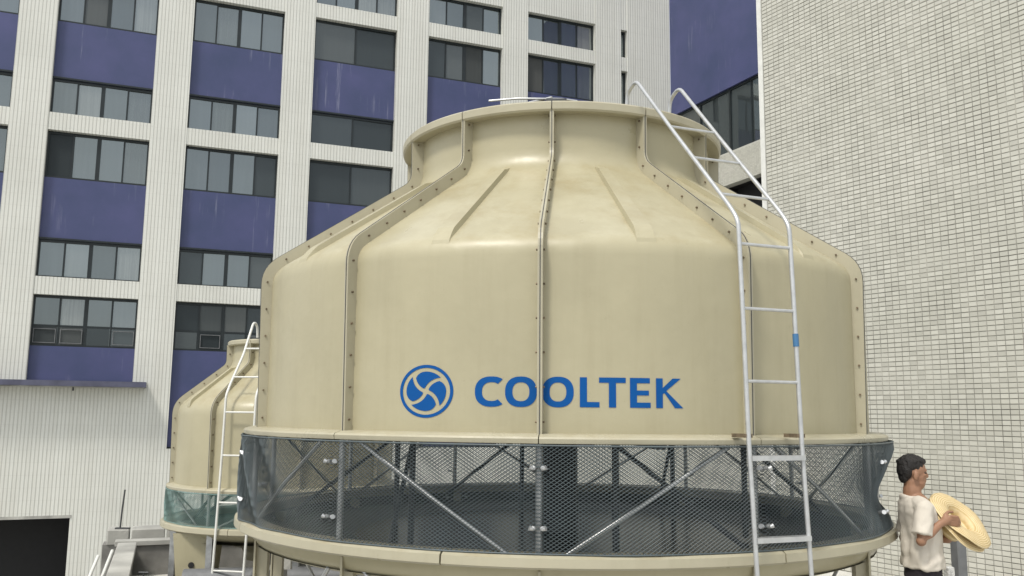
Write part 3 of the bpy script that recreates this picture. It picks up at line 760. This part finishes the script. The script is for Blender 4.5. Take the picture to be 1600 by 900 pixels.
# pipework and steel seen under the basin's left side
hb = empty('hollow_beam', (-2.15, 8.35, .62), R_(14))
b = MB(); b.bbox((-.16,-.3,0), (.16,.3,.19), .015); b.build('body', M['concrete'], hb)
MB().lathe([(.001,0),(.042,0),(.055,.006),(.055,-.03)], n=20).build('bore', M['black'], hb).matrix_local = Matrix.Translation((-.02,-.304,.10)) @ Matrix.Rotation(PI/2, 4, 'X')
MB().box((-.12,-.2,-.62), (.12,.2,-.002)).build('pedestal', M['concrete_dark'], hb)
tag(hb, 'grey block with a round black hole beneath the large tower basin', 'block')
hd = empty('header_pipe', (0,0,0))
MB().tube([(-3.2,9.0,.35), (-1.2,9.3,.35), (.9,9.6,.35)], .11, 16).build('pipe', M['grey_post'], hd)
for x in (-2.4, -.6): MB().tube([(x,9.12+(x+2.4)*.14,.35), (x+.04,9.13+(x+2.4)*.14,.35)], .17, 20).build('pipe_flange', M['steel_dark'], hd)
for x in (-2.8,-.2): MB().box((x-.08,8.98,.002), (x+.08,9.36,.25)).build('saddle', M['concrete'], hd)
tag(hd, 'dark grey water pipe on saddles behind the large tower legs', 'pipe')

# ------------------------------------------------------------------ smaller tower behind at the left
SL = (-2.565, 10.28, 0)
PS = dict(n=8, a0=R_(-24), RS=1.185, RN=.64, ZL=1.215, ZS=2.06, ZN=2.50, ZT=2.74, fil=(.10, .08), fl=.045, fth=.026, ribw=(.035, .02), bstep=.16, br=.008,
          RL=1.265, RT=.70, hr=.045, RB=1.30, ZB=.835, nb=8, ab=R_(-10), bd=.06, bf=.20, RSUMP=.42, RP=1.20, pr=.016, brr=.010, cp=.09, Rnet=1.26, cell=(.026, .0175, .0034), clips=False)
sm = tower('cooling_tower', SL, PS)
tag(sm, 'smaller cream cooling tower with teal net standing behind on the left', 'cooling tower')
net_panels(sm, PS, None, 'net_teal')
ladder(sm, R_(-11), .075, .33, [(.66,2.80),(.675,2.93),(.76,2.97),(.95,2.60),(1.20,2.27),(1.27,2.16),(1.285,1.6),(1.31,1.1),(1.37,.02)], [2.66,2.35,1.99,1.56,1.10,.45], rr=.013, mat='white_pipe')
for k in range(8):
    a = PS['a0']+k*PI/4
    MB().beam(polar(1.15, a, .1), polar(1.15, a, .77), .06, .06).build('leg', M['galv'], sm)
fb = MB()
fb.add([(-.86,-1.02,.765),(-.46,-1.02,.765),(-.46,-.65,.72),(-.86,-.65,.72),(-.80,-.99,.12),(-.50,-.99,.12),(-.50,-.70,.12),(-.80,-.70,.12)], ((0,1,2,3),(7,6,5,4),(1,0,4,5),(2,1,5,6),(3,2,6,7),(0,3,7,4)))
fb.build('outlet_box', M['frp'], sm); MB().tube([(-.66,-1.02,.45),(-.66,-.98,.45)], .03, 12).build('drain_hole', M['black'], sm)
sp = MB().bbox((-1.25,-.9,.002), (1.3,1.1,.10), .012).build('concrete_plinth', M['concrete'], None, SL, R_(10))
tag(sp, 'low concrete slab under the smaller cooling tower', 'plinth')
bx = empty('water_meter', (SL[0]-1.12, SL[1]-1.05, 0), 0)
MB().tube([(0,0,.002),(0,0,.30)], .025, 10).build('riser', M['steel_dark'], bx); MB().tube([(-.08,0,.26),(.1,0,.26)], .035, 10).build('valve_body', M['steel_dark'], bx); MB().tube([(0,0,.30),(0,0,.38)], .008, 6).tube([(-.05,0,.38),(.05,0,.38)], .01, 6).build('valve_handle', M['steel_dark'], bx)
tag(bx, 'small dark valve beside the foot of the smaller tower', 'valve')

# ------------------------------------------------------------------ posts behind the person
gp = MB().bbox((-.045,-.045,.002), (.045,.045,1.12), .01).build('grey_post', M['grey_post'], None, (3.60, 7.3, 0), .3)
tag(gp, 'dark grey square post standing behind the held straw hats', 'post')
wp = MB().bbox((-.028,-.028,.002), (.028,.028,.965), .006).build('white_post', M['terrazzo'], None, (3.105, 6.45, 0), .2)
tag(wp, 'speckled white stone post just behind the person', 'post')

# ------------------------------------------------------------------ person with straw hats
def ell(mb, c, r, n=16, m=10, rot=None):
    vs = []; c = Vector(c)
    for i in range(m+1):
        t = PI*i/m
        for k in range(n):
            p = Vector((r[0]*math.sin(t)*math.cos(2*PI*k/n), r[1]*math.sin(t)*math.sin(2*PI*k/n), r[2]*math.cos(t)))
            if rot: p = rot @ p
            vs.append(c+p)
    fs = [(i*n+k, i*n+n+k, i*n+n+(k+1) % n, i*n+(k+1) % n) for i in range(m) for k in range(n)]
    mb.add(vs, fs, True)
def limb(mb, pts, rr, n=12, flat=1.0):
    mb.tube(pts, rr, n)
    for p, r in zip(pts, rr): ell(mb, p, (r, r, r), 12, 8)
def remeshed(name, mb, vox, mat, parent, smooth=2, shape=None):
    me = mb.mesh(name+'_raw'); o = bpy.data.objects.new(name+'_raw', me); COL.objects.link(o)
    r = o.modifiers.new('r', 'REMESH'); r.mode = 'VOXEL'; r.voxel_size = vox; r.use_smooth_shade = True
    s = o.modifiers.new('s', 'SMOOTH'); s.factor = .5; s.iterations = smooth
    dg = bpy.context.evaluated_depsgraph_get(); ne = bpy.data.meshes.new_from_object(o.evaluated_get(dg)); ne.name = name
    bpy.data.objects.remove(o); bpy.data.meshes.remove(me)
    if shape:
        cn = [(v.co.copy(), v.normal.copy()) for v in ne.vertices]
        ne.vertices.foreach_set('co', [c for p, q in cn for c in shape(p, q)]); ne.update()
    ne.materials.clear(); ne.materials.append(mat)
    ne.polygons.foreach_set('use_smooth', [True]*len(ne.polygons))
    return link(name, ne, mat, parent)
PX = (2.595, 5.70, 0)
pe = empty('person', PX, R_(-6))
tag(pe, 'person in cream T-shirt and black trousers facing right, holding straw hats', 'person')
bd_ = MB()
# head in profile towards +X, slightly bowed
HC = Vector((-.035, 0, 1.665))
rt = Matrix.Rotation(R_(6), 3, 'Y')
ell(bd_, HC+Vector((-.008,0,.02)), (.088,.073,.088), rot=rt)          # skull
ell(bd_, HC+Vector((.022,0,-.030)), (.058,.057,.076), rot=rt)         # face
ell(bd_, HC+Vector((.044,0,-.084)), (.030,.032,.024))                 # chin
ell(bd_, HC+Vector((.020,0,-.075)), (.055,.052,.040))                 # jaw
ell(bd_, HC+Vector((.070,0,.012)), (.016,.044,.014))                  # brow
limb(bd_, [HC+Vector((.076,0,.004)), HC+Vector((.090,0,-.030))], [.009,.012]); ell(bd_, HC+Vector((.084,0,-.034)), (.014,.017,.009))   # nose
ell(bd_, HC+Vector((.074,0,-.058)), (.010,.022,.007)); ell(bd_, HC+Vector((.071,0,-.069)), (.010,.019,.007))                            # lips
for s in (-1, 1):
    ell(bd_, HC+Vector((.060,s*.034,-.020)), (.016,.018,.014)); ell(bd_, HC+Vector((-.012,s*.077,-.025)), (.018,.010,.032), rot=Matrix.Rotation(R_(12), 3, 'Y'))
limb(bd_, [(-.055,0,1.60), (-.052,0,1.52), (-.05,0,1.44)], [.056,.055,.075])
# trunk and legs
for z, x, rx, ry in ((1.42,-.03,.085,.145),(1.33,-.015,.090,.145),(1.2,-.01,.088,.135),(1.08,-.01,.088,.13),(.98,-.015,.095,.14)): ell(bd_, (x,0,z), (rx,ry,.12))
for s in (-1, 1):
    limb(bd_, [(-.01,s*.085,.92), (.0,s*.09,.50), (-.02,s*.095,.09)], [.085,.056,.040])
    limb(bd_, [(-.04,s*.095,.045), (.14,s*.11,.035)], [.042,.034])
# near arm (towards the viewer): upper arm back and down, forearm up and forward to the brim
NS, NE, NW = Vector((-.045,-.170,1.440)), Vector((-.085,-.215,1.265)), Vector((.045,-.175,1.365))
limb(bd_, [NS, NS.lerp(NE,.5), NE, NE.lerp(NW,.45), NW], [.046,.038,.031,.030,.021])
NHc = NW+Vector((.045,.02,.020))
limb(bd_, [NW, NHc], [.022,.026]); ell(bd_, NHc, (.038,.019,.031), rot=Matrix.Rotation(R_(-25), 3, 'Y'))
for i in range(4):
    b0 = NHc+Vector((.026,-.012+.004*i,.026-.017*i)); l = (.036,.042,.040,.032)[i]
    limb(bd_, [b0, b0+Vector((l,.002,-.004)), b0+Vector((l+.016,.026,-.022)), b0+Vector((l+.004,.045,-.030))], [.0098,.0092,.0085,.008], 8)
limb(bd_, [NHc+Vector((-.005,.008,.030)), NHc+Vector((.022,.022,.048)), NHc+Vector((.048,.030,.046))], [.012,.011,.009], 8)
# far arm supporting from below
FS, FE, FW = Vector((-.03,.170,1.44)), Vector((-.04,.215,1.23)), Vector((.11,.09,1.245))
limb(bd_, [FS, FS.lerp(FE,.5), FE, FE.lerp(FW,.45), FW], [.056,.046,.040,.037,.026])
FHc = FW+Vector((.055,-.03,.008)); limb(bd_, [FW, FHc], [.027,.034]); ell(bd_, FHc, (.045,.036,.02))
for i in range(4):
    b0 = FHc+Vector((.030,.026-.017*i,.004)); l = (.034,.042,.044,.036)[i]
    limb(bd_, [b0, b0+Vector((l,0,.002)), b0+Vector((l+.020,-.004,.014)), b0+Vector((l+.026,-.006,.030))], [.0098,.0092,.0085,.008], 8)
limb(bd_, [FHc+Vector((-.01,-.03,.004)), FHc+Vector((.02,-.052,.014)), FHc+Vector((.045,-.056,.024))], [.012,.011,.009], 8)
HP = Vector((-.045, 0, 1.57))
def small_head(p, nrm=None):
    k = max(0, min(1, (p.z-1.545)/.03)); k = k*k*(3-2*k); return p.lerp(HP+(p-HP)*.885+Vector((0,0,.010)), k)
remeshed('body', bd_, .0062, M['skin'], pe, 2, small_head)
# shirt
sh = MB()
prof = [(1.515,.058,.070),(1.495,.076,.115),(1.465,.094,.160),(1.42,.106,.174),(1.33,.112,.170),(1.24,.110,.163),(1.16,.110,.160),(1.085,.116,.166)]
vs = []; n_ = 40
for z, rx, ry in prof:
    for k in range(n_):
        a = 2*PI*k/n_; w = 1+(.03*math.sin(7*a+z*9)+.018*math.sin(13*a-z*14))*min(1, max(0, (1.46-z)/.25)); vs.append((-.012-.035*max(0,(z-1.33)/.18)+rx*math.cos(a)*w, ry*math.sin(a)*w, z+(.006*math.sin(5*a) if z < 1.2 else 0)))
fs = [(i*n_+(k+1) % n_, i*n_+k, i*n_+n_+k, i*n_+n_+(k+1) % n_) for i in range(7) for k in range(n_)]
sh.add(vs, fs+[tuple(range(n_)), tuple(range(8*n_-1, 7*n_-1, -1))])
for a_, e_ in ((NS, NE), (FS, FE)):
    p2 = a_.lerp(e_, .80); limb(sh, [a_+Vector((.0,0,.004)), a_.lerp(e_, .4)], [.056,.057]); sh.tube([a_, a_.lerp(e_, .4), p2], [.056,.058,.061], 18)
    limb(sh, [Vector((a_.x, a_.y*.55, 1.475)), a_+Vector((0,0,.012))], [.045,.056])
sh.lathe([(.062,1.49),(.074,1.49),(.078,1.515),(.068,1.522),(.062,1.51)], n=24, c=(-.047,0), closed=True)
def cloth(p, nrm):
    d = .012*noise.noise(Vector((p.x*11+p.z*5, p.y*11, p.z*4)))+.0045*noise.noise(Vector((p.x*24-p.z*18, p.y*20, p.z*9)))
    d += .004*math.sin(30*(p.z-.5*p.x)+5*noise.noise(p*7))*max(0, min(1, (1.30-p.z)/.12))          # creases gathering at the waist
    return p+nrm*(d+.002)
so_ = remeshed('shirt', sh, .0062, M['shirt'], pe, 3, cloth)
tr = MB(); ell(tr, (-.012,0,1.03), (.108,.156,.10)); ell(tr, (-.012,0,1.07), (.106,.154,.08))
for s in (-1, 1): limb(tr, [(-.012,s*.082,.95), (.0,s*.09,.50), (-.02,s*.095,.10)], [.090,.070,.060])
remeshed('trousers', tr, .009, M['trousers'], pe, 2)
for s in (-1, 1):
    q = MB(); limb(q, [(-.05,s*.095,.048), (.06,s*.10,.046), (.155,s*.115,.04)], [.048,.046,.038]); q.box((-.09,s*.1-.04,.0),(.19,s*.1+.04,.02)); remeshed('shoe', q, .007, M['shoe'], pe, 2)
hr_ = MB()
ell(hr_, HC+Vector((-.022,0,.050)), (.090,.080,.070), rot=Matrix.Rotation(R_(4), 3, 'Y'))
ell(hr_, HC+Vector((-.058,0,.012)), (.056,.074,.075)); ell(hr_, HC+Vector((.036,0,.074)), (.046,.060,.030)); ell(hr_, HC+Vector((-.070,0,-.035)), (.034,.052,.045))
for i in range(70):
    a, e = random.uniform(0, 2*PI), random.uniform(.05, 1.25); d = Vector((math.cos(a)*math.sin(e), math.sin(a)*math.sin(e), math.cos(e)))
    c0 = HC+Vector((-.022,0,.045))+Vector((d.x*.092, d.y*.080, d.z*.072)); limb(hr_, [c0, c0+d*.007+Vector((.010,0,-.004))], [.009,.004], 6)
def tousle(p, nrm):
    return small_head(p+nrm*(.0035*noise.noise(Vector((p.x*70, p.y*70, p.z*30)))+.002))
remeshed('hair', hr_, .0050, M['hair'], pe, 1, tousle)
for s in (-1, 1):
    q = MB(); ell(q, HC+Vector((.064,s*.036,-.006)), (.010,.013,.006)); q.v = [tuple(small_head(Vector(p))) for p in q.v]; q.build('eye', M['black'], pe)

def hat(c, nrm, lab, spin, sc=1.0):
    m = MB(); pr = [(.001,-.105),(.05,-.106),(.072,-.098),(.084,-.07),(.090,-.02),(.10,-.004),(.13,.006),(.17,.004),(.205,-.008),(.215,-.016)]
    pr = [(r*sc, z*sc) for r, z in pr]
    m.lathe(pr+[(r, z-.003) for r, z in reversed(pr)], n=72)
    vs = []
    for (x, y, z) in m.v:
        r = math.hypot(x, y); a = math.atan2(y, x); k = max(0, (r-.1)/.11)
        e_ = 1+.012*k*noise.noise(Vector((math.cos(a)*9, math.sin(a)*9, spin))); vs.append((x*e_, y*e_, z+k*.008*math.sin(2*a+spin)+k*.004*math.sin(5*a+2*spin)))
    m.v = vs
    o = m.build('straw_hat', M['straw']); q = Vector(nrm).to_track_quat('Z', 'Y'); o.matrix_world = Matrix.Translation(c) @ q.to_matrix().to_4x4()
    return tag(o, lab, 'hat', 'straw hats in the hands')
hn = Vector((.45, -.55, .70)).normalized()
hcen = Vector(PX)+Vector((.245, -.02, 1.385))
hat(hcen, hn, 'upper yellow straw hat held crown down, hollow crown showing', .6)
hat(hcen-hn*.032+Vector((-.012,0,-.006)), (hn+Vector((.04,.05,0))).normalized(), 'lower straw hat nested beneath the other, crown poking out below', 2.0, .99)
